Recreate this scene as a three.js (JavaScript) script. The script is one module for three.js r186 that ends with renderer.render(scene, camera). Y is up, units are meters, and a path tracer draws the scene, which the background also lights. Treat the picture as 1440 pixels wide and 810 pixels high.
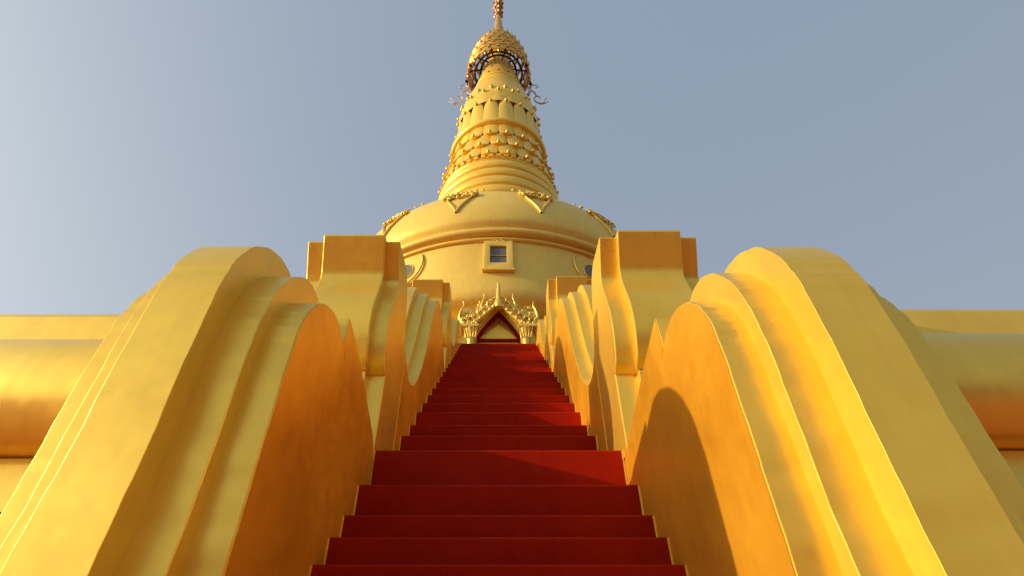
import * as THREE from 'three';
import { mergeGeometries, toCreasedNormals } from 'three/addons/utils/BufferGeometryUtils.js';

// ---------------------------------------------------------------- camera, sky, sun, exposure
const E = 0.55;                                   // eye height above the plaza (camera held near the ground)
const scene = new THREE.Scene();
const renderer = new THREE.WebGLRenderer({ antialias: true });
renderer.setSize(1024, 576);
renderer.toneMapping = THREE.LinearToneMapping;
renderer.toneMappingExposure = 1.05;
renderer.shadowMap.enabled = true;
const camera = new THREE.PerspectiveCamera(58.72, 16 / 9, 0.05, 3000);
camera.position.set(0, E, 0);
camera.rotation.set(THREE.MathUtils.degToRad(38), 0, 0);
camera.setViewOffset(1440, 810, 19, 0, 1440, 810);
camera.updateProjectionMatrix();

const sunAz = THREE.MathUtils.degToRad(12.6), sunEl = THREE.MathUtils.degToRad(14.6);
const sunDir = new THREE.Vector3(-Math.cos(sunEl) * Math.cos(sunAz), Math.sin(sunEl), Math.cos(sunEl) * Math.sin(sunAz));
{
  const W = 512, H = 256, data = new Float32Array(W * H * 4);
  const zen = [0.25, 0.315, 0.415], hor = [0.40, 0.45, 0.51], glow = [0.80, 0.79, 0.71];
  for (let j = 0; j < H; j++) for (let i = 0; i < W; i++) {
    const el = ((j + 0.5) / H - 0.5) * Math.PI, az = ((i + 0.5) / W - 0.5) * 2 * Math.PI;   // row 0 at the bottom
    const d = new THREE.Vector3(Math.cos(az) * Math.cos(el), Math.sin(el), Math.sin(az) * Math.cos(el));
    const e = Math.max(0, d.y), k = Math.pow(1 - e, 1.6), c = Math.max(0, d.dot(sunDir) * 0.5 + 0.5);
    const g = 0.46 * Math.pow(c, 3) + 1.3 * Math.pow(c, 9) + 6 * Math.pow(c, 40), o = (j * W + i) * 4;
    for (let q = 0; q < 3; q++) data[o + q] = zen[q] + (hor[q] - zen[q]) * k + glow[q] * g * (0.35 + 0.65 * k);
    data[o + 3] = 1;
  }
  const t = new THREE.DataTexture(data, W, H, THREE.RGBAFormat, THREE.FloatType);
  t.mapping = THREE.EquirectangularReflectionMapping; t.magFilter = t.minFilter = THREE.LinearFilter; t.wrapS = THREE.RepeatWrapping; t.needsUpdate = true;
  scene.background = t; scene.environment = t;
}
const sun = new THREE.DirectionalLight(new THREE.Color(1.0, 0.68, 0.38), 4.9);
sun.target.position.set(0, 6, -6); sun.position.copy(sunDir).multiplyScalar(60).add(sun.target.position);
sun.castShadow = true; sun.shadow.mapSize.set(4096, 4096); sun.shadow.radius = 1.2;
Object.assign(sun.shadow.camera, { left: -30, right: 30, top: 40, bottom: -20, near: 1, far: 150 });
scene.add(sun, sun.target);

// ---------------------------------------------------------------- helpers
let seed = 7;
const rnd = () => { seed = (seed * 1664525 + 1013904223) >>> 0; return seed / 4294967296; };
function noiseTex(S, seed0) {                      // tileable value noise of several octaves
  const grids = {};
  const lat = (n) => { if (!grids[n]) { let s = seed0 * 7919 + n; grids[n] = Float32Array.from({ length: n * n }, () => { s = (s * 1664525 + 1013904223) >>> 0; return s / 4294967296; }); } return grids[n]; };
  const sm = (t) => t * t * (3 - 2 * t);
  return (u, v, nx, ny = nx) => {
    const g = lat(Math.max(nx, ny)), N = Math.max(nx, ny), x = u * nx, y = v * ny, xi = Math.floor(x), yi = Math.floor(y), fx = sm(x - xi), fy = sm(y - yi);
    const at = (a, b) => g[((b % ny + ny) % ny) * N + ((a % nx + nx) % nx)];
    return (at(xi, yi) * (1 - fx) + at(xi + 1, yi) * fx) * (1 - fy) + (at(xi, yi + 1) * (1 - fx) + at(xi + 1, yi + 1) * fx) * fy;
  };
}
function tex(S, fn, srgb) {
  const d = new Uint8Array(S * S * 4);
  for (let j = 0; j < S; j++) for (let i = 0; i < S; i++) {
    const c = fn(i / S, j / S), o = (j * S + i) * 4;
    for (let q = 0; q < 3; q++) d[o + q] = Math.max(0, Math.min(255, Math.round((Array.isArray(c) ? c[q] : c) * 255)));
    d[o + 3] = 255;
  }
  const t = new THREE.DataTexture(d, S, S, THREE.RGBAFormat); t.wrapS = t.wrapT = THREE.RepeatWrapping;
  t.magFilter = THREE.LinearFilter; t.minFilter = THREE.LinearMipmapLinearFilter; t.generateMipmaps = true;
  if (srgb) t.colorSpace = THREE.SRGBColorSpace;
  t.needsUpdate = true; return t;
}
function rep(t, s) { const c = t.clone(); c.repeat.set(s, s); c.needsUpdate = true; return c; }
const nA = noiseTex(1024, 3), nB = noiseTex(1024, 11), nC = noiseTex(1024, 29);
const lin2s = (x) => x <= 0.0031308 ? 12.92 * x : 1.055 * Math.pow(x, 1 / 2.4) - 0.055;
function paintMap(r, g, b, amp, streak, fleck) {   // painted cement: patches, brush streaks, small rubbed specks
  return tex(1024, (u, v) => {
    const big = nA(u, v, 5) * 0.5 + nA(u, v, 13) * 0.3 + nB(u, v, 37) * 0.2 - 0.5;
    const st = nB(u, v, 90, 3) * 0.6 + nC(u, v, 210, 7) * 0.4 - 0.5;
    const fl = nC(u, v, 190) > 0.965 ? nA(u, v, 60) : 0;
    const k = 1 + amp * big * 2 + streak * st * 2 - fleck * fl, w = big * amp;
    return [lin2s(Math.min(1, r * k * (1 - w * 0.25))), lin2s(Math.min(1, g * k * (1 + w * 0.3))), lin2s(Math.min(1, b * k * (1 + w * 1.1)))];
  }, true);
}
const fineBump = tex(1024, (u, v) => 0.55 * nA(u, v, 9) + 0.25 * nA(u, v, 25) + 0.14 * nB(u, v, 60) + 0.06 * nC(u, v, 140));
const stuccoBump = tex(1024, (u, v) => 0.2 * nA(u, v, 12) + 0.4 * nB(u, v, 160) + 0.4 * nC(u, v, 300));
const roughTex = tex(512, (u, v) => { const r = 0.8 + 0.22 * (nA(u, v, 7) - 0.5) + 0.2 * (nB(u, v, 60) - 0.5); return [r, r, r]; });
function paint(map, scale, o) {
  return new THREE.MeshPhysicalMaterial({ specularIntensity: o.spec ?? 0.6, map: rep(map, scale), bumpMap: rep(o.bump ?? fineBump, scale), bumpScale: o.bumpScale ?? 0.002, roughness: o.roughness, roughnessMap: rep(roughTex, scale), metalness: o.metalness ?? 0, side: THREE.DoubleSide });
}
const goldMap = paintMap(0.88, 0.60, 0.085, 0.10, 0.03, 0.05), paleMap = paintMap(0.77, 0.57, 0.115, 0.10, 0.03, 0.06), redMap = paintMap(0.26, 0.011, 0.002, 0.24, 0.06, -1.6);
const M = {
  gold: paint(goldMap, 0.5, { roughness: 0.41, metalness: 0.66, spec: 0.7, bumpScale: 0.0006 }),
  brushed: paint(paintMap(0.88, 0.475, 0.035, 0.24, 0.05, 0.05), 0.5, { roughness: 0.44, metalness: 0.6, spec: 0.5, bumpScale: 0.0006 }),   // more orange and more mottled than the plain gold
  dome: paint(paleMap, 0.22, { roughness: 0.64, metalness: 0.32, bump: stuccoBump, bumpScale: 0.004 }),
  spire: paint(goldMap, 0.3, { roughness: 0.45, metalness: 0.4, bumpScale: 0.003 }),
  ornament: paint(paleMap, 0.7, { roughness: 0.42, metalness: 0.35, bumpScale: 0.002 }),
  red: paint(redMap, 0.7, { roughness: 0.7, spec: 0.08, bumpScale: 0.0015 }),
  dark: new THREE.MeshStandardMaterial({ color: new THREE.Color().setRGB(0.05, 0.028, 0.018), roughness: 0.5, metalness: 0.5 }),
  bronze: new THREE.MeshStandardMaterial({ color: new THREE.Color().setRGB(0.42, 0.26, 0.12), roughness: 0.5, metalness: 0.4 }),
  streamer: new THREE.MeshStandardMaterial({ color: new THREE.Color().setRGB(0.5, 0.42, 0.36), roughness: 0.6, metalness: 0.2 }),
  crown: new THREE.MeshStandardMaterial({ color: new THREE.Color().setRGB(0.72, 0.43, 0.09), roughness: 0.35, metalness: 0.7 }),
  glass: new THREE.MeshStandardMaterial({ color: new THREE.Color().setRGB(0.13, 0.125, 0.11), roughness: 0.16, metalness: 0.0 }),
  brick: paint(paintMap(0.26, 0.12, 0.06, 0.2, 0.05, 0.1), 0.4, { roughness: 0.85 }),
  tile: paint(paintMap(0.22, 0.08, 0.04, 0.2, 0.1, 0.1), 0.4, { roughness: 0.8 }),
  paving: paint(paintMap(0.42, 0.14, 0.05, 0.2, 0.04, 0.1), 0.3, { roughness: 0.85 }),
  earth: paint(paintMap(0.24, 0.16, 0.09, 0.3, 0.02, 0.1), 0.04, { roughness: 0.95 }),
};
function boxUV(g) {                                // uv in metres by the dominant axis of each face
  if (g.index) g = g.toNonIndexed();
  const p = g.attributes.position, uv = new Float32Array(p.count * 2), a = new THREE.Vector3(), b = new THREE.Vector3(), c = new THREE.Vector3();
  for (let i = 0; i < p.count; i += 3) {
    a.fromBufferAttribute(p, i); b.fromBufferAttribute(p, i + 1).sub(a); c.fromBufferAttribute(p, i + 2).sub(a);
    const n = b.cross(c), ax = Math.abs(n.x), ay = Math.abs(n.y), az = Math.abs(n.z);
    for (let k = 0; k < 3; k++) {
      const x = p.getX(i + k), y = p.getY(i + k), z = p.getZ(i + k), o = (i + k) * 2;
      if (ax >= ay && ax >= az) { uv[o] = z + 0.37; uv[o + 1] = y; } else if (ay >= az) { uv[o] = x; uv[o + 1] = z; } else { uv[o] = x + 0.71; uv[o + 1] = y; }
    }
  }
  g.setAttribute('uv', new THREE.BufferAttribute(uv, 2));
  return g;
}
const names = {};
const numbered = (n) => { const k = names[n] = (names[n] ?? -1) + 1; return k ? `${n}_${String(k).padStart(3, '0')}` : n; };
function thing(name, label, category, base, group) {
  const o = new THREE.Group(); o.name = numbered(name); o.position.set(...base); o.userData = { label, category };
  if (group) o.userData.group = group;
  scene.add(o); return o;
}
function part(parent, name, geo, mat, opt = {}) {  // geometry is given in the thing's own space
  const m = new THREE.Mesh(opt.keepUV ? geo : boxUV(geo), mat); m.name = name; m.castShadow = m.receiveShadow = true; parent.add(m);
  if (opt.label) m.userData.label = opt.label;
  if (opt.kind) m.userData.kind = opt.kind;
  return m;
}
function structure(name, geo, mat) { const m = new THREE.Mesh(boxUV(geo), mat); m.name = numbered(name); m.userData.kind = 'structure'; m.castShadow = m.receiveShadow = true; scene.add(m); return m; }
const smooth = (pts, n) => new THREE.CatmullRomCurve3(pts.map(([a, b]) => new THREE.Vector3(a, b, 0)), false, 'centripetal').getPoints(n).map((p) => [p.x, p.y]);
function offset(pts, d) {                          // parallel curve, outwards is to the left of the direction of travel
  return pts.map((p, i) => {
    const a = pts[Math.max(0, i - 1)], b = pts[Math.min(pts.length - 1, i + 1)], dx = b[0] - a[0], dy = b[1] - a[1], l = Math.hypot(dx, dy) || 1;
    return [p[0] - dy / l * d, p[1] + dx / l * d];
  });
}
// outline in (distance up the axis of the stairs, height) swept across from x0 to x1, edges rounded
function sweep(outline, x0, x1, bevel = 0.006, crease = 0.22) {
  const s = new THREE.Shape(outline.map(([a, b]) => new THREE.Vector2(a, b)));
  let g = new THREE.ExtrudeGeometry(s, { depth: x1 - x0 - 2 * bevel, bevelEnabled: bevel > 0, bevelThickness: bevel, bevelSize: bevel, bevelOffset: -bevel, bevelSegments: 2, curveSegments: 1 });
  g.translate(0, 0, x0 + bevel); g.rotateY(Math.PI / 2);
  return toCreasedNormals(g, crease);
}
const box = (w, h, d, x = 0, y = 0, z = 0) => new THREE.BoxGeometry(w, h, d).translate(x, y, z);
function slab(x0, x1, y0, y1, z0, z1, b = 0.006) { // box with rounded long edges, z0 < z1 being distances up the axis
  return sweep([[z0, y0], [z0, y1], [z1, y1], [z1, y0]].reverse(), x0, x1, b);
}
function lathe(pts, seg = 96) { return toCreasedNormals(new THREE.LatheGeometry(pts.map(([r, y]) => new THREE.Vector2(r, y)), seg), 0.6); }
const tube = (pts, r, n = 20, k = 6) => new THREE.TubeGeometry(new THREE.CatmullRomCurve3(pts.map((p) => new THREE.Vector3(...p))), n, r, k, false);
function taper(pts, r0, r1, n = 12, k = 6) {       // tube that thins towards its end
  const c = new THREE.CatmullRomCurve3(pts.map((p) => new THREE.Vector3(...p))), g = new THREE.TubeGeometry(c, n, 1, k, false), p = g.attributes.position;
  for (let i = 0; i <= n; i++) { const q = c.getPointAt(i / n), r = r0 + (r1 - r0) * i / n; for (let j = 0; j <= k; j++) { const o = i * (k + 1) + j; p.setXYZ(o, q.x + (p.getX(o) - q.x) * r, q.y + (p.getY(o) - q.y) * r, q.z + (p.getZ(o) - q.z) * r); } }
  g.computeVertexNormals(); return g;
}
const merge = (l) => mergeGeometries(l.map((g) => { g = g.index ? g.toNonIndexed() : g; for (const k of Object.keys(g.attributes)) if (!['position', 'normal', 'uv'].includes(k)) g.deleteAttribute(k); return g; }));

// ---------------------------------------------------------------- ground and terraces
{
  const g = new THREE.PlaneGeometry(1600, 1600, 8, 8).rotateX(-Math.PI / 2); structure('ground', g, M.earth);
  structure('plaza_paving', new THREE.PlaneGeometry(60, 44).rotateX(-Math.PI / 2).translate(0, 0.004, 12), M.paving);
  // three stepped terraces that carry the stupa (heights above the plaza, distances up the axis)
  for (const q of [-1, 1]) {
    structure('terrace_floor', box(11, 1.55, 32, q * 6.5, 0.775, -(1.86 + 16)), M.red);
    structure('terrace_floor', box(8.5, 1.55, 27, q * 5.25, 1.552 + 0.775, -(5.3 + 13.5)), M.red);
  }
  structure('terrace_floor', box(15, 2.35, 21, 0, 3.106 + 1.175, -(8.25 + 10.5)), M.red);
}

// ---------------------------------------------------------------- terrace walls with the heavy roll moulding
function terraceWall(side, label) {
  const x0 = side < 0 ? -12 : 1.30, x1 = side < 0 ? -1.30 : 12, up = side < 0 ? 0 : 0.025;
  const t = thing('terrace_wall', label, 'wall', [side * 6.6, 0, -1.7], 'terrace walls beside the stair foot');
  const S = (o, a = x0, b = x1) => sweep(o.map(([z, y]) => [z - 1.7, y + E + up]), a - side * 6.6, b - side * 6.6, 0.008);
  const pt = side < 0 ? 0.39 : 0.415;
  part(t, 'plinth', S([[1.95, -E - up], [1.95, pt], [1.52, pt], [1.52, -E - up]]), M.red, { label: 'red painted plinth' });
  part(t, 'lower_band', S([[1.93, pt + 0.002], [1.93, 0.576], [1.62, 0.576], [1.56, pt + 0.01], [1.56, pt + 0.002]]), M.gold);
  const roll = []; for (let k = 0; k <= 30; k++) { const a = -Math.PI / 2 + k / 30 * Math.PI * 0.98; roll.push([1.66 - 0.165 * Math.cos(a) ** 0.9, 0.80 + 0.222 * Math.sin(a)]); }
  part(t, 'roll_moulding', S([[1.92, 1.02], [1.92, 0.578], ...roll]), M.gold);
  part(t, 'fascia', S([[1.90, 1.022], [1.90, 1.245], [1.775, 1.245], [1.765, 1.225], [1.745, 1.045], [1.69, 1.034], [1.69, 1.022]]), M.gold);
}
terraceWall(-1, 'sunlit golden terrace wall with a thick half round moulding beside the stair foot');
terraceWall(1, 'golden terrace wall with half round moulding shaded by the wave balustrade');

// ---------------------------------------------------------------- red staircase
const nosings = [];                                // [distance, height] above the eye level
for (let k = 6; k >= 1; k--) nosings.push([2.121 - 0.157 * k, 0.362 - 0.128 * k]);
nosings.push([2.121, 0.362], [2.274, 0.487], [2.427, 0.61], [2.592, 0.792], [2.816, 1.049], [3.24, 1.203]);
for (let k = 0; k < 18; k++) nosings.push([3.499 + 0.2635 * k + (k === 1 ? 0.04 : 0), 1.409 + 0.2085 * k]);
{
  const t = thing('red_staircase', 'steep red painted stairs rising between golden wave balustrades', 'stairs', [0, 0, -1.1]);
  nosings.forEach(([z, y], i) => {
    const last = i === nosings.length - 1, z1 = last ? 8.26 : nosings[i + 1][0] + 0.05, y0 = i ? nosings[i - 1][1] + 0.0 : -E, j = (k) => (Math.sin(i * 12.9 + k * 4.1) * 0.5) * 0.006;
    // risers lean a little and the tread edge is slightly worn
    const o = [[z1, y0 + E - 0.03], [z1, y + E], [z + 0.012, y + E + j(1)], [z + 0.002, y + E - 0.008], [z + 0.006 + j(2), y0 + E - 0.03]].map(([a, b]) => [a - 1.1, Math.max(b, i ? -1 : 0)]);
    const st = part(t, 'step', sweep(o, -0.705, 0.705, 0.004, 0.3), M.red);
    for (const s of [-1, 1]) part(st, 'paint_edge', box(0.007, y - y0 - 0.01, 0.006, s * 0.6905, (y + y0) / 2 + E, -(z - 0.001) + 1.1), M.gold, { label: 'thin unpainted golden line along the riser end' });
  });
}

// ---------------------------------------------------------------- wave balustrades (five stepped layers each) and piers
const LAYERS = [['stepped_layer', 0.695, 0.822, 0], ['stepped_layer', 0.801, 0.942, 0.068], ['stepped_layer', 0.922, 1.122, 0.148], ['stepped_layer', 1.102, 1.20, 0.085], ['stepped_layer', 1.18, 1.295, 0.03]];
const inset = (o, d) => o.map(([z, y], i) => { const a = o[(i + o.length - 1) % o.length], b = o[(i + 1) % o.length], l = Math.hypot(b[0] - a[0], b[1] - a[1]) || 1; return [z - (b[1] - a[1]) / l * d, y + (b[0] - a[0]) / l * d]; });
function wing(side, base, pts, tail, floor, label, group, own, orangeFace = true) {
  const t = thing('wave_balustrade', label, 'balustrade', [side * 1.02, base[1], -base[0]], group);
  const line = smooth(pts, 64);
  const uneven = (l, k) => l.map(([z, y], i) => [z + 0.0016 * Math.sin(i * 0.9 + k * 2.1) + 0.0012 * Math.sin(i * 2.3 + k), y + 0.0014 * Math.sin(i * 1.3 + k * 1.7)]);   // trowelled by hand
  LAYERS.forEach(([n, a, b, d], i) => {
    const up = uneven(own ? smooth(own[i], 64) : offset(line, d), i + side), end = up[up.length - 1];
    const back = i === 0 || i === 4 ? tail : [[Math.max(end[0], tail[tail.length - 1][0] - 0.02), end[1] - 0.05]];
    let o = [...up, ...back]; const zl = o[o.length - 1][0];
    o = [[up[0][0], floor], ...o, [zl, floor]].map(([z, y]) => [z - base[0], y + E - base[1]]).reverse();
    const xs = [side * a - side * 1.02, side * b - side * 1.02].sort((p, q) => p - q);
    const m = part(t, n, sweep(o, xs[0], xs[1], i > 1 ? 0.0012 : 0.003), M.gold);
    if (i === 0 && orangeFace) part(m, 'stair_face', sweep(inset(o, 0.004), ...[side * 0.6915 - side * 1.02, side * 0.6965 - side * 1.02].sort((p, q) => p - q), 0), M.brushed, { label: 'mottled orange gold panel on the face towards the stairs' });
  });
  return t;
}
const w1 = [[1.463, 0.0], [1.462, 0.22], [1.465, 0.484], [1.472, 0.70], [1.484, 0.92], [1.505, 1.033], [1.557, 1.128], [1.645, 1.206], [1.772, 1.248], [1.90, 1.232], [2.02, 1.17]];
const w1tail = [[1.955, 1.20], [1.975, 1.361], [2.323, 1.261], [2.72, 1.10], [2.80, 1.02]];
const w1b = [[1.395, 0.0], [1.398, 0.21], [1.412, 0.45], [1.413, 0.70], [1.418, 0.90], [1.44, 1.04], [1.475, 1.148], [1.56, 1.272], [1.68, 1.355], [1.80, 1.365], [1.93, 1.32], [2.05, 1.24]];
const w1c = [[1.297, 0.0], [1.30, 0.2], [1.314, 0.447], [1.316, 0.728], [1.329, 1.034], [1.348, 1.15], [1.384, 1.243], [1.467, 1.352], [1.60, 1.428], [1.735, 1.446], [1.88, 1.40], [2.02, 1.31]];
const shift = (l, dz, dy) => l.map(([z, y]) => [z + dz, y + dy]);
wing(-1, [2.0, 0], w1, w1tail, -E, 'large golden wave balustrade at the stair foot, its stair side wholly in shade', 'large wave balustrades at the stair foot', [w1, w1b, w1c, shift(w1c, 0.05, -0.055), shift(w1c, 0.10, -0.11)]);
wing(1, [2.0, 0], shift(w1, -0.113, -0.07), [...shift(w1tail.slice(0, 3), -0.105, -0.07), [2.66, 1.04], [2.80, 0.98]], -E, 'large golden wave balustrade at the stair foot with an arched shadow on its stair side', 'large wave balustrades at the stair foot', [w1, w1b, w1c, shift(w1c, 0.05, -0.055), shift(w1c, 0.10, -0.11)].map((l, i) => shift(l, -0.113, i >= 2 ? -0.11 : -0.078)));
const w2 = [[3.32, 1.98], [3.42, 1.905], [3.56, 1.875], [3.72, 1.915], [3.92, 2.07], [4.12, 2.34], [4.28, 2.66], [4.41, 2.98], [4.53, 3.27], [4.66, 3.46], [4.82, 3.56], [5.0, 3.55], [5.15, 3.47]];
const w2tail = [[5.12, 3.47], [5.15, 3.60], [5.45, 3.42], [5.80, 3.22], [5.86, 3.1]];
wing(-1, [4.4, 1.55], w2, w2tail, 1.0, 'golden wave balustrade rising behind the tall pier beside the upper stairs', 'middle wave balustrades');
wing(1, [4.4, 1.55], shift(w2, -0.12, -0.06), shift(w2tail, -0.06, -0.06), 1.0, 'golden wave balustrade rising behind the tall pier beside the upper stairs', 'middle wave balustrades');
const w3 = [[6.45, 4.16], [6.55, 4.10], [6.68, 4.10], [6.85, 4.22], [7.0, 4.45], [7.1, 4.7], [7.2, 4.9], [7.34, 5.04], [7.5, 5.06], [7.66, 5.0]];
const w3tail = [[7.7, 5.02], [8.1, 4.98], [8.24, 4.96]];
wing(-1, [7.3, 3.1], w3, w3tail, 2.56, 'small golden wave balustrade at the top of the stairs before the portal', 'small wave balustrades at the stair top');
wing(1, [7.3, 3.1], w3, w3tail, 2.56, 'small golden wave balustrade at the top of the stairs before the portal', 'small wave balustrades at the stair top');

function pier(side, dz, dy, y0, label, group, xo = 0, back = 0) {
  const t = thing('balustrade_pier', label, 'pier', [side * (1.02 + xo), y0 + E, -(2.85 + dz)], group);
  const T = (l) => l.map(([z, y]) => [z - 2.85, y + dy - y0]);
  const face = smooth([[2.648, 2.53], [2.688, 2.46], [2.734, 2.38], [2.775, 2.305], [2.789, 2.255], [2.782, 2.20], [2.725, 2.04], [2.694, 1.93], [2.69, 1.82], [2.708, 1.70], [2.745, 1.60], [2.79, 1.555]], 110);
  const top = smooth([[3.36, 1.6], [3.35, 1.87], [3.23, 2.14], [3.10, 2.42], [3.04, 2.50], [2.94, 2.545], [2.80, 2.54], [2.72, 2.535], [2.650, 2.532]], 30);
  const X = (a, b) => [side * (a + xo) - side * (1.02 + xo), side * (b + xo) - side * (1.02 + xo)].sort((p, q) => p - q);
  part(t, 'shaft', sweep(T([[3.36, y0 - dy], ...top, ...face.slice(1), [2.805, 1.552], [2.80, y0 - dy]]), ...X(0.695 - xo, 1.345), 0.007), M.gold);
  const bf = offset(face, 0).map(([z, y], i) => [z - 0.055 - 0.02 * Math.sin(Math.PI * i / (face.length - 1)), y]);
  part(t, 'raised_band', sweep(T([[3.0, 1.58], [3.02, 2.3], [2.97, 2.535], [2.86, 2.542], [2.70, 2.544], [2.592, 2.542], ...bf, [2.775, 1.552], [2.80, 1.5518]]), ...X(0.79, 1.22), 0.007), M.gold);
  part(t, 'foot', sweep(T([[3.1, y0 - dy], [3.1, 1.5515], [2.742, 1.5515], [2.742, y0 - dy]]), ...X(0.80, 1.21), 0.006), M.gold);
  return t;
}
pier(-1, 0, -0.045, 1.0, 'tall flared golden pier on the landing, its stair side in shade', 'tall piers on the landing');
pier(1, -0.08, -0.08, 1.0, 'tall flared golden pier on the landing with sunlight on its stair side', 'tall piers on the landing', 0.02);
pier(-1, 3.06, 2.03, 2.56, 'golden pier halfway up the stairs between middle and small wave balustrades', 'upper piers halfway up the stairs');
pier(1, 2.95, 2.0, 2.56, 'golden pier halfway up the stairs between middle and small wave balustrades', 'upper piers halfway up the stairs', 0.02);

// ---------------------------------------------------------------- unseen hall added behind the camera, a dark reflection for the overhanging pier tops
{
  const t = thing('added_hall', 'unseen brown brick hall with tiled roof, added for dark reflections in the pier tops', 'building', [6, 0, 24]);
  part(t, 'wall', box(46, 4.2, 0.4, 0, 2.1, 1.6), M.brick);
  part(t, 'wall', box(46, 4.2, 0.4, 0, 2.1, 9), M.brick);
  for (const q of [-1, 1]) part(t, 'wall', box(0.4, 4.2, 7, q * 22.8, 2.1, 5.3), M.brick);
  for (let k = 0; k < 12; k++) part(t, 'column', lathe([[0.3, 0], [0.3, 0.3], [0.2, 0.45], [0.18, 3.7], [0.28, 4.0], [0.3, 4.2], [0, 4.2]], 14).translate(-22 + k * 4, 0, 0), M.brick);
  for (let k = 0; k < 11; k++) part(t, 'door', box(1.5, 2.7, 0.12, -20 + k * 4, 1.36, 1.37), M.brick);
  part(t, 'roof', sweep([[0.9, 4.1], [0.9, 4.3], [-4.6, 6.6], [-10.4, 4.3], [-10.4, 4.1]], -24, 24, 0.02).translate(0, 0, 0), M.tile);
}

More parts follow.
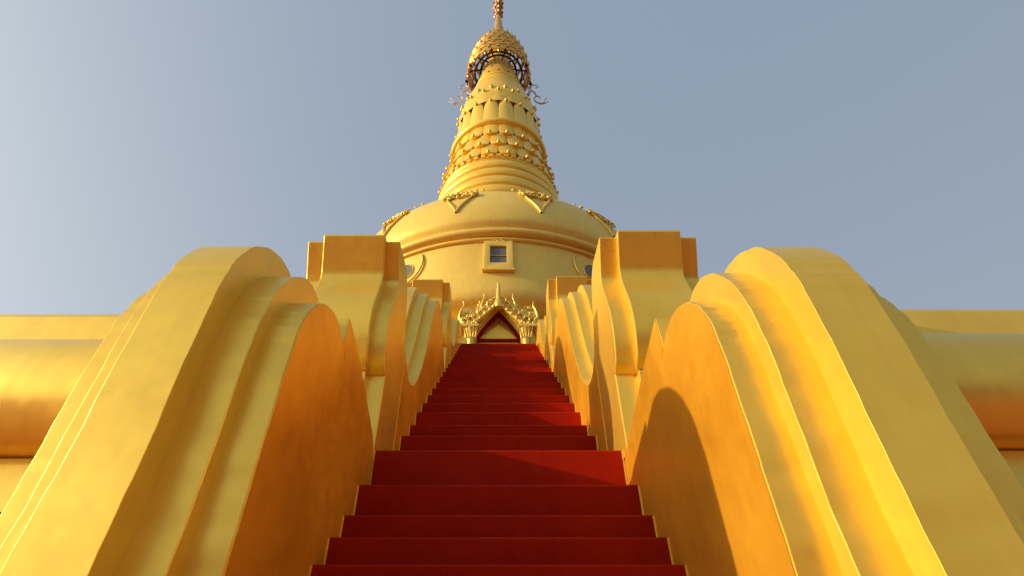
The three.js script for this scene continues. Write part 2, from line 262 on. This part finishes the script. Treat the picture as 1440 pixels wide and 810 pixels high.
// ---------------------------------------------------------------- portal in front of the drum
{
  const Zp = 8.72, yb = 4.95 + E;                  // front face and floor
  const t = thing('portal', 'ornate golden portal with flame pediment and dark red pointed niche at stair top', 'portal', [0, yb, -Zp]);
  const y = (v) => v - 4.95;                       // heights above the eye to local
  // niche body: block with a pointed opening
  const sh = new THREE.Shape(); [[-0.78, 0], [-0.78, y(5.86)], [-0.5, y(6.14)], [0, y(6.46)], [0.5, y(6.14)], [0.78, y(5.86)], [0.78, 0]].forEach(([a, b], i) => i ? sh.lineTo(a, b) : sh.moveTo(a, b));
  const ho = new THREE.Path(); ho.moveTo(-0.45, 0.02); ho.lineTo(-0.45, y(5.66)); ho.quadraticCurveTo(-0.3, y(5.98), 0, y(6.30)); ho.quadraticCurveTo(0.3, y(5.98), 0.45, y(5.66)); ho.lineTo(0.45, 0.02); sh.holes.push(ho);
  part(t, 'surround', toCreasedNormals(new THREE.ExtrudeGeometry(sh, { depth: 0.12, bevelEnabled: true, bevelSize: 0.012, bevelThickness: 0.012, bevelSegments: 2, curveSegments: 10 }).translate(0, 0, -0.12), 0.5), M.ornament);
  const rv = new THREE.Shape(); [[-0.74, 0], [-0.74, y(5.84)], [0, y(6.42)], [0.74, y(5.84)], [0.74, 0]].forEach(([a, b], i) => i ? rv.lineTo(a, b) : rv.moveTo(a, b));
  const rh = new THREE.Path(); rh.moveTo(-0.43, 0.02); rh.lineTo(-0.43, y(5.66)); rh.quadraticCurveTo(-0.29, y(5.97), 0, y(6.28)); rh.quadraticCurveTo(0.29, y(5.97), 0.43, y(5.66)); rh.lineTo(0.43, 0.02); rv.holes.push(rh);
  part(t, 'reveal', new THREE.ExtrudeGeometry(rv, { depth: 0.2, bevelEnabled: false, curveSegments: 10 }).translate(0, 0, -0.335), M.red, { label: 'red painted reveal' });
  part(t, 'back_panel', box(1.4, y(6.38), 0.05, 0, y(6.38) / 2, -0.365), M.gold);
  part(t, 'tympanum', toCreasedNormals(new THREE.ExtrudeGeometry(new THREE.Shape([[-0.40, y(5.70)], [0.40, y(5.70)], [0, y(6.05)]].map(([a, b]) => new THREE.Vector2(a, b))), { depth: 0.04, bevelEnabled: true, bevelSize: 0.01, bevelThickness: 0.01, bevelSegments: 1 }).translate(0, 0, -0.325), 0.5), M.gold);
  part(t, 'door_panel', box(0.84, y(5.62), 0.04, 0, y(5.62) / 2, -0.318), M.gold);
  part(t, 'lintel', box(0.88, 0.05, 0.08, 0, y(5.655), -0.29), M.red);
  for (const s of [-1, 1]) {
    const col = part(t, 'column', lathe([[0.1, 0], [0.1, 0.06], [0.07, 0.1], [0.062, 0.35], [0.07, 0.45], [0.095, 0.52], [0.07, 0.58], [0.1, 0.68], [0.125, 0.74], [0, 0.745]], 20).translate(s * 0.55, 0, 0.09), M.ornament);
    for (let k = 0; k < 5; k++) part(col, 'leaf', taper([[s * 0.55 + (k - 2) * 0.045, 0.50, 0.15], [s * 0.55 + (k - 2) * 0.055, 0.60, 0.19], [s * 0.55 + (k - 2) * 0.065, 0.68, 0.26], [s * 0.55 + (k - 2) * 0.066, 0.66, 0.29]], 0.026, 0.008, 8), M.ornament);
    const oc = part(t, 'outer_column', lathe([[0.075, 0], [0.05, 0.1], [0.045, 0.6], [0.08, 0.72], [0.05, 0.8], [0.075, 0.9], [0.035, 1.0], [0.045, 1.08], [0.006, 1.24]], 16).translate(s * 0.80, 0, 0.02), M.ornament);
    for (let k = 0; k < 6; k++) part(oc, 'leaf', taper([[s * 0.80, 0.12 + k * 0.12, 0.05], [s * 0.84, 0.17 + k * 0.12, 0.10], [s * 0.90, 0.24 + k * 0.12, 0.10], [s * 0.91, 0.22 + k * 0.12, 0.13]], 0.028, 0.006, 8), M.ornament);
    const en = part(t, 'capital', box(0.34, 0.06, 0.26, s * 0.57, 0.775, 0.08), M.ornament);
    for (let k = 0; k < 4; k++) part(en, 'bead', new THREE.SphereGeometry(0.028, 10, 8).translate(s * 0.57 + (k - 1.5) * 0.085, 0.83, 0.19), M.ornament);
    // pediment: raking scrolls with flame leaves above
    const rake = [[s * 0.72, 0.84, 0.06], [s * 0.52, 0.9, 0.07], [s * 0.3, 1.10, 0.07], [s * 0.12, 1.29, 0.07], [0, 1.42, 0.07]];
    const rk = part(t, 'raking_moulding', merge([tube(rake, 0.045, 24, 8), tube(rake.map(([a, b, c]) => [a * 1.02, b + 0.09, c - 0.02]), 0.03, 24, 8)]), M.ornament);
    const rc = new THREE.CatmullRomCurve3(rake.map((p) => new THREE.Vector3(...p)));
    for (let k = 0; k < 8; k++) {
      const p = rc.getPoint(0.04 + k * 0.125);
      part(rk, 'knob', new THREE.SphereGeometry(0.034, 10, 8).scale(1, 1.2, 0.9).translate(p.x, p.y - 0.015, p.z + 0.05), M.ornament);
      const h = 0.16 + 0.06 * rnd();
      part(rk, 'flame_leaf', taper([[p.x, p.y + 0.05, p.z], [p.x + s * 0.055, p.y + h * 0.5, p.z + 0.02], [p.x + s * 0.05, p.y + h * 0.85, p.z + 0.05], [p.x - s * 0.02, p.y + h, p.z + 0.06], [p.x - s * 0.045, p.y + h * 0.88, p.z + 0.07]], 0.03, 0.006, 12), M.ornament);
      if (k < 6) part(rk, 'scroll', new THREE.TorusGeometry(0.042, 0.017, 6, 12).translate(p.x + s * 0.055, p.y + 0.17 - k * 0.006, p.z), M.ornament);
    }
    for (let k = 0; k < 38; k++) {                 // carved scrollwork filling the pediment
      const u = rnd(), x = 0.16 + 0.62 * u, lo = 1.22 - 0.42 * u, hi = 1.42 - 0.10 * u, yy = lo + (hi - lo) * rnd(), r = 0.02 + 0.02 * rnd();
      const g = k % 2 ? new THREE.TorusGeometry(r, r * 0.42, 6, 12, 4.6).rotateZ(rnd() * 6.28) : taper([[0, -r, 0], [r, 0.3 * r, 0.02], [0.6 * r, 2 * r, 0.03], [-0.7 * r, 2.3 * r, 0.04]], r * 0.75, 0.006, 8);
      part(rk, 'scroll', g.translate(s * x, yy, 0.035 + 0.03 * rnd()), M.ornament);
    }
    part(t, 'corner_flame', taper([[s * 0.72, 0.9, 0.06], [s * 0.80, 1.04, 0.06], [s * 0.77, 1.22, 0.08], [s * 0.72, 1.34, 0.08], [s * 0.74, 1.44, 0.09]], 0.045, 0.01, 14, 8), M.ornament);
    part(t, 'corner_flame', taper([[s * 0.28, 1.16, 0.06], [s * 0.36, 1.30, 0.06], [s * 0.33, 1.45, 0.07], [s * 0.30, 1.56, 0.07], [s * 0.31, 1.64, 0.08]], 0.05, 0.01, 14, 8), M.ornament);
    part(t, 'pediment_back', new THREE.ExtrudeGeometry(new THREE.Shape([[0.05, 1.42], [0.3, 1.42], [0.42, 1.28], [0.66, 1.30], [0.78, 1.22], [0.74, 0.86], [0.5, 0.93], [0.28, 1.08]].map(([a, b]) => new THREE.Vector2(s * a, b))), { depth: 0.05, bevelEnabled: true, bevelSize: 0.015, bevelThickness: 0.015, bevelSegments: 2 }).translate(0, 0, -0.03), M.ornament);
  }
  part(t, 'central_finial', lathe([[0, 1.26], [0.085, 1.28], [0.1, 1.36], [0.085, 1.44], [0.06, 1.5], [0.07, 1.54], [0.05, 1.62], [0.038, 1.78], [0.03, 1.86], [0.034, 1.89], [0, 1.99]], 18).translate(0, 0, 0.08), M.ornament);
}

// ---------------------------------------------------------------- stupa
{
  const Zc = 14.5, y0 = 4.905;                     // axis, height above the eye of its floor
  const t = thing('stupa', 'great golden stupa with round drum, bell dome and ringed spire', 'stupa', [0, y0 + E, -Zc]);
  const L = (pts, seg) => lathe(pts.map(([r, y]) => [r, y - y0]), seg);
  const at = (r, a, y) => [r * Math.sin(a), y - y0, r * Math.cos(a)];       // angle 0 faces the stairs
  part(t, 'base', L([[5.2, 4.905], [5.2, 5.2], [4.75, 5.3], [4.7, 6.75], [4.5, 6.9]], 128), M.dome);
  part(t, 'drum', L([[4.4, 6.85], ...smooth([[4.55, 6.93], [4.8, 7.02], [4.97, 7.15], [5.04, 7.32], [5.055, 7.5]], 16), [5.05, 8.2], [5.05, 8.95]], 160), M.dome);
  part(t, 'drum_moulding', L([[5.0, 8.86], [5.10, 8.865], ...smooth([[5.11, 8.87], [5.135, 8.90], [5.13, 8.945]], 6), [5.085, 8.955], [5.09, 8.985], ...smooth([[5.12, 8.99], [5.22, 9.03], [5.265, 9.10], [5.25, 9.17], [5.18, 9.23]], 14), [5.15, 9.25]], 160), M.dome);
  const domePts = smooth([[5.18, 9.2], [5.31, 9.4], [5.33, 9.65], [5.25, 10.1], [5.03, 10.65], [4.73, 11.12], [4.36, 11.52], [3.9, 11.9], [3.4, 12.27], [3.0, 12.7], [2.8, 13.0]], 48);
  part(t, 'bell_dome', L(domePts, 160), M.dome);
  const domeAt = (y) => { for (let i = 1; i < domePts.length; i++) if (domePts[i][1] >= y) { const [r0, a] = domePts[i - 1], [r1, b] = domePts[i]; return r0 + (r1 - r0) * (y - a) / (b - a || 1); } return 2.8; };
  const onDome = (a, y, out = 0) => at(domeAt(y) + out * 0.8, a, y + out * 0.6);
  // pendants on the shoulder of the dome
  const NP = 15;
  for (let k = 0; k < NP; k++) {
    const a0 = (k + 0.5) / NP * 2 * Math.PI; if (Math.cos(a0) < -0.25) continue;
    const g = [], c = 0.064;
    for (const s of [-1, 1]) g.push(tube([[0, 9.72], [0.16, 9.88], [0.5, 10.12], [0.88, 10.36], [1.05, 10.52]].map(([u, y]) => onDome(a0 + s * u * c, y, 0.03)), 0.036, 18, 6));
    const pd = part(t, 'pendant_ornament', merge(g), M.ornament);
    const fl = [];
    for (let q = 0; q < 60; q++) { const s = rnd() * 2 - 1, yy = 10.5 + rnd() * 0.5 * (1 - 0.4 * Math.abs(s)); fl.push(new THREE.SphereGeometry(0.025 + rnd() * 0.045, 8, 6).scale(1, 0.8, 1).translate(...onDome(a0 + s * c * 1.5, yy, 0.05))); }
    for (let q = 0; q < 6; q++) { const s = (q - 2.5) / 2.5; fl.push(new THREE.TorusGeometry(0.08, 0.024, 6, 12).rotateX(-0.7).rotateY(a0 + s * c).translate(...onDome(a0 + s * c * 1.1, 10.62 + 0.2 * (1 - Math.abs(s)), 0.08))); }
    part(pd, 'flower_cluster', merge(fl), M.ornament);
    const sw = [];
    for (let q = 0; q < 12; q++) { const u = q / 11; if (u > 0.3 && u < 0.7) continue; const aa = a0 + (u - 0.0) * (2 * Math.PI / NP); sw.push(new THREE.SphereGeometry(0.03 + 0.025 * rnd(), 8, 6).scale(1.3, 0.8, 1).translate(...onDome(aa, 10.95 + 0.5 * Math.sin(Math.PI * u), 0.05))); }
    part(t, 'garland', merge(sw), M.ornament, { kind: 'stuff' });
  }
  // windows in the drum
  {
    const z = 5.02;
    const fr = new THREE.Shape(); fr.moveTo(-0.36, -0.46); fr.lineTo(0.36, -0.46); fr.lineTo(0.34, 0.44); fr.lineTo(-0.34, 0.44); fr.closePath();
    const h = new THREE.Path(); h.moveTo(-0.215, -0.27); h.lineTo(0.215, -0.27); h.lineTo(0.215, 0.30); h.lineTo(-0.215, 0.30); fr.holes.push(h);
    const w = part(t, 'window', toCreasedNormals(new THREE.ExtrudeGeometry(fr, { depth: 0.12, bevelEnabled: true, bevelSize: 0.012, bevelThickness: 0.012, bevelSegments: 2 }).translate(0, 8.37 - y0, z - 0.02), 0.5), M.dome, { label: 'small square window in a plain raised frame' });
    part(w, 'sill', box(0.78, 0.05, 0.17, 0, 7.885 - y0, z + 0.06), M.dome);
    part(w, 'pane', box(0.44, 0.58, 0.02, 0, 8.385 - y0, z + 0.045), M.glass);
    part(w, 'window_bar', box(0.43, 0.024, 0.03, 0, 8.36 - y0, z + 0.065), M.bronze);
    part(w, 'crest', merge([tube([[-0.16, 8.81 - y0, z + 0.1], [-0.06, 8.85 - y0, z + 0.1], [0, 8.81 - y0, z + 0.1], [0.06, 8.85 - y0, z + 0.1], [0.16, 8.81 - y0, z + 0.1]], 0.02, 16, 6)]), M.dome);
    for (const s of [-1, 1]) {
      const a = s * 0.485, T = (g) => g.rotateY(a).translate(5.05 * Math.sin(a), 8.35 - y0, 5.05 * Math.cos(a));
      const rw = part(t, 'round_window', T(new THREE.TorusGeometry(0.22, 0.03, 10, 32)), M.ornament, { label: 'round window inside a pointed ogee frame' });
      part(rw, 'pane', T(new THREE.CylinderGeometry(0.21, 0.21, 0.03, 28).rotateX(Math.PI / 2).translate(0, 0, 0.02)), M.glass);
      for (const q of [-1, 1]) part(rw, 'ogee_frame', T(tube([[q * 0.44, 0.42, 0.0], [q * 0.50, 0.2, 0.01], [q * 0.46, -0.05, 0.02], [q * 0.34, -0.26, 0.03], [q * 0.14, -0.42, 0.04], [0, -0.56, 0.05]], 0.026, 20, 6)), M.ornament);
    }
  }
  // rings of the spire
  const ringSpec = [[2.76, 12.65, 13.45], [2.67, 13.42, 14.0], [2.59, 13.97, 14.58], [2.51, 14.55, 15.12], [2.44, 15.09, 15.66]];
  for (const [r, a, b] of ringSpec) {
    const h = b - a;
    part(t, 'spire_ring', L([[r - 0.45, a], ...smooth([[r - 0.13, a + 0.01], [r - 0.02, a + h * 0.12], [r + 0.03, a + h * 0.34], [r - 0.005, a + h * 0.66], [r - 0.08, a + h * 0.88], [r - 0.15, b - 0.02]], 18), [r - 0.45, b]], 112), M.spire);
  }
  // bead ring
  part(t, 'bead_ring', L([[2.0, 15.62], [2.34, 15.64], [2.38, 15.72], [2.34, 15.84], [2.0, 15.86]], 96), M.spire);
  for (let k = 0; k < 52; k++) { const a = k / 52 * 2 * Math.PI; if (Math.cos(a) < -0.3) continue; part(t, 'bead', new THREE.BoxGeometry(0.16, 0.11, 0.1).rotateY(a).translate(...at(2.40, a, 15.78)), M.spire); }
  part(t, 'spire_core', L([[2.1, 15.8], [2.12, 16.6], [2.0, 17.4], [1.9, 18.3], [1.88, 18.7], [1.8, 20.0], [1.75, 20.8]], 96), M.spire);
  // rows of lotus petals, each petal a curved scale with a knob
  function petalGeo(rT, rB, yT, yB, half, lip, up) {
    const nu = 8, nt = 9, P = [], I = [];
    for (let j = 0; j <= nt; j++) for (let i = 0; i <= nu; i++) {
      const u = i / nu * 2 - 1, v = j / nt, e = up ? 1 - v : v;          // e = 1 at the free edge
      const wdt = half * (0.985 - 0.22 * Math.pow(Math.max(0, e - 0.55) / 0.45, 2) * (up ? 1 : 0.6));
      let r = rT + (rB - rT) * v + 0.035 * (1 - u * u) + lip * e * e * e * (1 - 0.5 * u * u);
      const yy = yT + (yB - yT) * v + (up ? -1 : 1) * 0.10 * u * u * e;
      const a = u * wdt; P.push(r * Math.sin(a), yy - y0, r * Math.cos(a));
    }
    // turned-in free edge
    for (let i = 0; i <= nu; i++) { const j = up ? 0 : nt, o = (j * (nu + 1) + i) * 3, x = P[o], y = P[o + 1], z = P[o + 2], l = Math.hypot(x, z); P.push(x * (1 - 0.16 / l), y + (up ? -0.01 : 0.01), z * (1 - 0.16 / l)); }
    const id = (i, j) => j * (nu + 1) + i;
    for (let j = 0; j < nt; j++) for (let i = 0; i < nu; i++) I.push(id(i, j), id(i, j + 1), id(i + 1, j), id(i + 1, j), id(i, j + 1), id(i + 1, j + 1));
    const ej = up ? 0 : nt; for (let i = 0; i < nu; i++) I.push(id(i, ej), id(i, nt + 1), id(i + 1, ej), id(i + 1, ej), id(i, nt + 1), id(i + 1, nt + 1));
    const g = new THREE.BufferGeometry(); g.setAttribute('position', new THREE.Float32BufferAttribute(P, 3)); g.setIndex(I); g.computeVertexNormals(); return boxUV(toCreasedNormals(g.toNonIndexed(), 0.7));
  }
  function petalRow(name, N, ph, rT, rB, yT, yB, lip, up, knobR) {
    const g = petalGeo(rT, rB, yT, yB, Math.PI / N, lip, up), kg = boxUV(new THREE.SphereGeometry(knobR, 10, 8).scale(1, 1.15, 1));
    for (let k = 0; k < N; k++) {
      const a = (k + ph) / N * 2 * Math.PI; if (Math.cos(a) < -0.35) continue;
      const m = part(t, name, g, M.spire, { keepUV: true }); m.rotation.y = a;
      const kn = part(m, 'knob', kg, M.ornament, { keepUV: true }); const e = up ? yT : yB, r = (up ? rT : rB) + lip + 0.06; kn.position.set(0, e - y0 + (up ? -0.04 : 0.06), r);
    }
  }
  petalRow('lotus_petal', 20, 0.5, 2.19, 2.27, 16.72, 15.95, 0.11, false, 0.075);
  petalRow('lotus_petal', 20, 0.0, 2.07, 2.17, 17.58, 16.66, 0.12, false, 0.075);
  petalRow('lotus_petal', 20, 0.5, 1.96, 2.06, 18.45, 17.5, 0.12, false, 0.075);
  part(t, 'ridge_ring', L([[1.8, 18.42], [2.05, 18.43], ...smooth([[2.1, 18.46], [2.15, 18.56], [2.11, 18.68], [2.05, 18.72]], 10), [1.8, 18.74]], 112), M.spire);
  petalRow('upright_petal', 18, 0.5, 1.84, 1.98, 20.3, 18.72, 0.07, true, 0.085);
  petalRow('upright_petal', 18, 0.0, 1.80, 1.90, 21.25, 20.25, 0.07, true, 0.075);
  for (let k = 0; k < 18; k++) { const a = (k + 0.5) / 18 * 2 * Math.PI; if (Math.cos(a) < -0.35) continue; part(t, 'bud', new THREE.SphereGeometry(0.095, 10, 8).scale(1, 1.4, 1).translate(...at(1.83, a, 21.55)), M.ornament); }
  part(t, 'banana_bud', L(smooth([[1.6, 20.2], [1.84, 20.5], [1.88, 20.95], [1.8, 21.6], [1.6, 22.45], [1.38, 23.2], [1.2, 23.7], [1.14, 23.95]], 30), 96), M.spire);
  for (const [r, y] of [[1.14, 23.9], [1.0, 24.6], [0.85, 25.4], [0.7, 26.2]]) part(t, 'neck_ring', L([[r - 0.1, y - 0.05], [r + 0.03, y], [r + 0.05, y + 0.1], [r, y + 0.2], [r - 0.1, y + 0.86], [r - 0.2, y + 0.9]], 64), M.spire);
  part(t, 'neck', L([[0.62, 26.9], [0.5, 27.8], [0.36, 29.4]], 48), M.spire);
  for (let k = 0; k < 14; k++) { const a = k / 14 * 2 * Math.PI; if (Math.cos(a) < -0.3) continue; part(t, 'stud', new THREE.SphereGeometry(0.06, 8, 6).translate(...at(1.1, a, 24.25)), M.dark); }
}

// ---------------------------------------------------------------- crown (umbrella) on the spire
{
  const Zc = 14.5, y0 = 25.3;
  const t = thing('crown_umbrella', 'openwork golden crown with hanging bells and jewelled rod topping the spire', 'crown', [0, y0 + E, -Zc]);
  const L = (pts, seg = 72) => lathe(pts.map(([r, y]) => [r, y - y0]), seg);
  const prof = [[1.61, 25.6], [1.60, 26.1], [1.53, 26.7], [1.38, 27.4], [1.16, 28.15], [0.84, 28.85], [0.46, 29.5]];
  prof.forEach(([r, y], i) => {
    const h = i < 3 ? 0.2 : 0.16;
    const tier = part(t, 'tier_band', L([[r - 0.06, y - h], [r + 0.03, y - h], [r + 0.06, y - h * 0.6], [r + 0.0, y], [r + 0.035, y + h * 0.7], [r - 0.06, y + h * 0.8], [r - 0.06, y - h]]), M.crown);
    const n = Math.max(8, Math.round(r * 13));
    for (let k = 0; k < n; k++) { const a = (k + (i % 2) * 0.5) / n * 2 * Math.PI; part(tier, 'flame_stud', new THREE.ConeGeometry(0.085, 0.34, 6).rotateX(0.25).rotateY(a).translate((r + 0.06) * Math.sin(a), y + h * 0.9 - y0, (r + 0.06) * Math.cos(a)), M.crown); }
  });
  for (let k = 0; k < 22; k++) { const a = k / 22 * 2 * Math.PI; part(t, 'rib', tube(prof.map(([r, y]) => [(r - 0.03) * Math.sin(a), y - y0, (r - 0.03) * Math.cos(a)]), 0.035, 14, 5), M.dark); }
  // inner arms and hoops that carry the crown
  for (const [r, y] of [[1.25, 25.75], [0.95, 26.0]]) part(t, 'hoop', new THREE.TorusGeometry(r, 0.05, 6, 48).rotateX(Math.PI / 2).translate(0, y - y0, 0), M.dark);
  for (let k = 0; k < 11; k++) { const a = (k + 0.5) / 11 * 2 * Math.PI; part(t, 'arm', tube([[1.64, 25.55], [1.3, 25.85], [0.95, 26.0], [0.62, 26.3]].map(([r, y]) => [r * Math.sin(a), y - y0, r * Math.cos(a)]), 0.045, 12, 5), M.dark); }
  for (let k = 0; k < 30; k++) {
    const a = k / 30 * 2 * Math.PI, x = 1.66 * Math.sin(a), z = 1.66 * Math.cos(a), l = Math.cos(a) > 0.35 ? 0.12 : 0.45 + 0.3 * rnd();
    const hg = part(t, 'hanging_bell', merge([new THREE.ConeGeometry(0.09, 0.22, 8).translate(x, 25.38 - l - y0, z), new THREE.CylinderGeometry(0.022, 0.022, l, 5).translate(x, 25.45 - l / 2 - y0, z)]), k % 3 ? M.dark : M.bronze);
    if (k % 2 === 0) part(hg, 'leaf_clapper', new THREE.ConeGeometry(0.07, 0.2, 4).rotateX(Math.PI).translate(x, 25.16 - l - y0, z), M.crown);
  }
  // rod with jewelled knobs
  part(t, 'rod_base', L([[0.5, 29.4], [0.46, 29.7], [0.36, 29.9], [0.42, 30.1], [0.3, 30.5], [0.33, 30.65], [0.22, 31.3], [0.24, 31.45], [0.15, 32.2], [0.12, 33.1]], 32), M.crown);
  part(t, 'rod', new THREE.CylinderGeometry(0.07, 0.1, 6, 10).translate(0, 35.5 - y0, 0), M.bronze);
  for (const [y, r] of [[32.7, 0.27], [33.4, 0.22], [33.95, 0.3], [34.6, 0.25], [35.3, 0.34], [36.2, 0.26], [37.2, 0.3]]) {
    const kn = part(t, 'rod_knob', new THREE.SphereGeometry(r, 14, 10).scale(1, 0.8, 1).translate(0, y - y0, 0), M.bronze);
    for (let k = 0; k < 6; k++) { const a = k / 6 * 2 * Math.PI; part(kn, 'jewel', new THREE.OctahedronGeometry(0.09).translate(r * Math.sin(a), y - y0, r * Math.cos(a)), k % 2 ? M.red : M.crown); }
  }
}
// curled filigree streamers standing out from the spire below the crown
for (const s of [-1, 1]) {
  const t = thing('scroll_streamer', 'pale curled metal streamer standing out from the spire below the crown', 'ornament', [s * 1.5, 23.3 + E, -14.4], 'curled streamers on the spire');
  const c = [[-0.2, 0.35], [0.05, 0.62], [0.18, 0.95], [0.1, 1.35], [0.3, 1.6], [0.62, 1.55], [0.66, 1.3], [0.5, 1.25]], d = [[0.18, 0.95], [0.42, 0.7], [0.5, 0.3], [0.36, -0.1], [0.55, -0.45], [0.95, -0.5], [1.05, -0.15], [1.2, 0.05]], e = [[0.42, -0.3], [0.75, -0.62], [1.1, -0.5], [1.25, -0.3]], f = [[0.5, 0.3], [0.72, 0.2], [0.78, 0.0]];
  t.scale.setScalar(0.78);
  part(t, 'stem', taper(c.map(([a, b]) => [s * a, b, 0]), 0.065, 0.03, 30, 6), M.streamer);
  for (const l of [d, e, f]) part(t, 'curl', taper(l.map(([a, b]) => [s * a, b, 0.02]), 0.06, 0.022, 26, 6), M.streamer);
}
renderer.render(scene, camera);
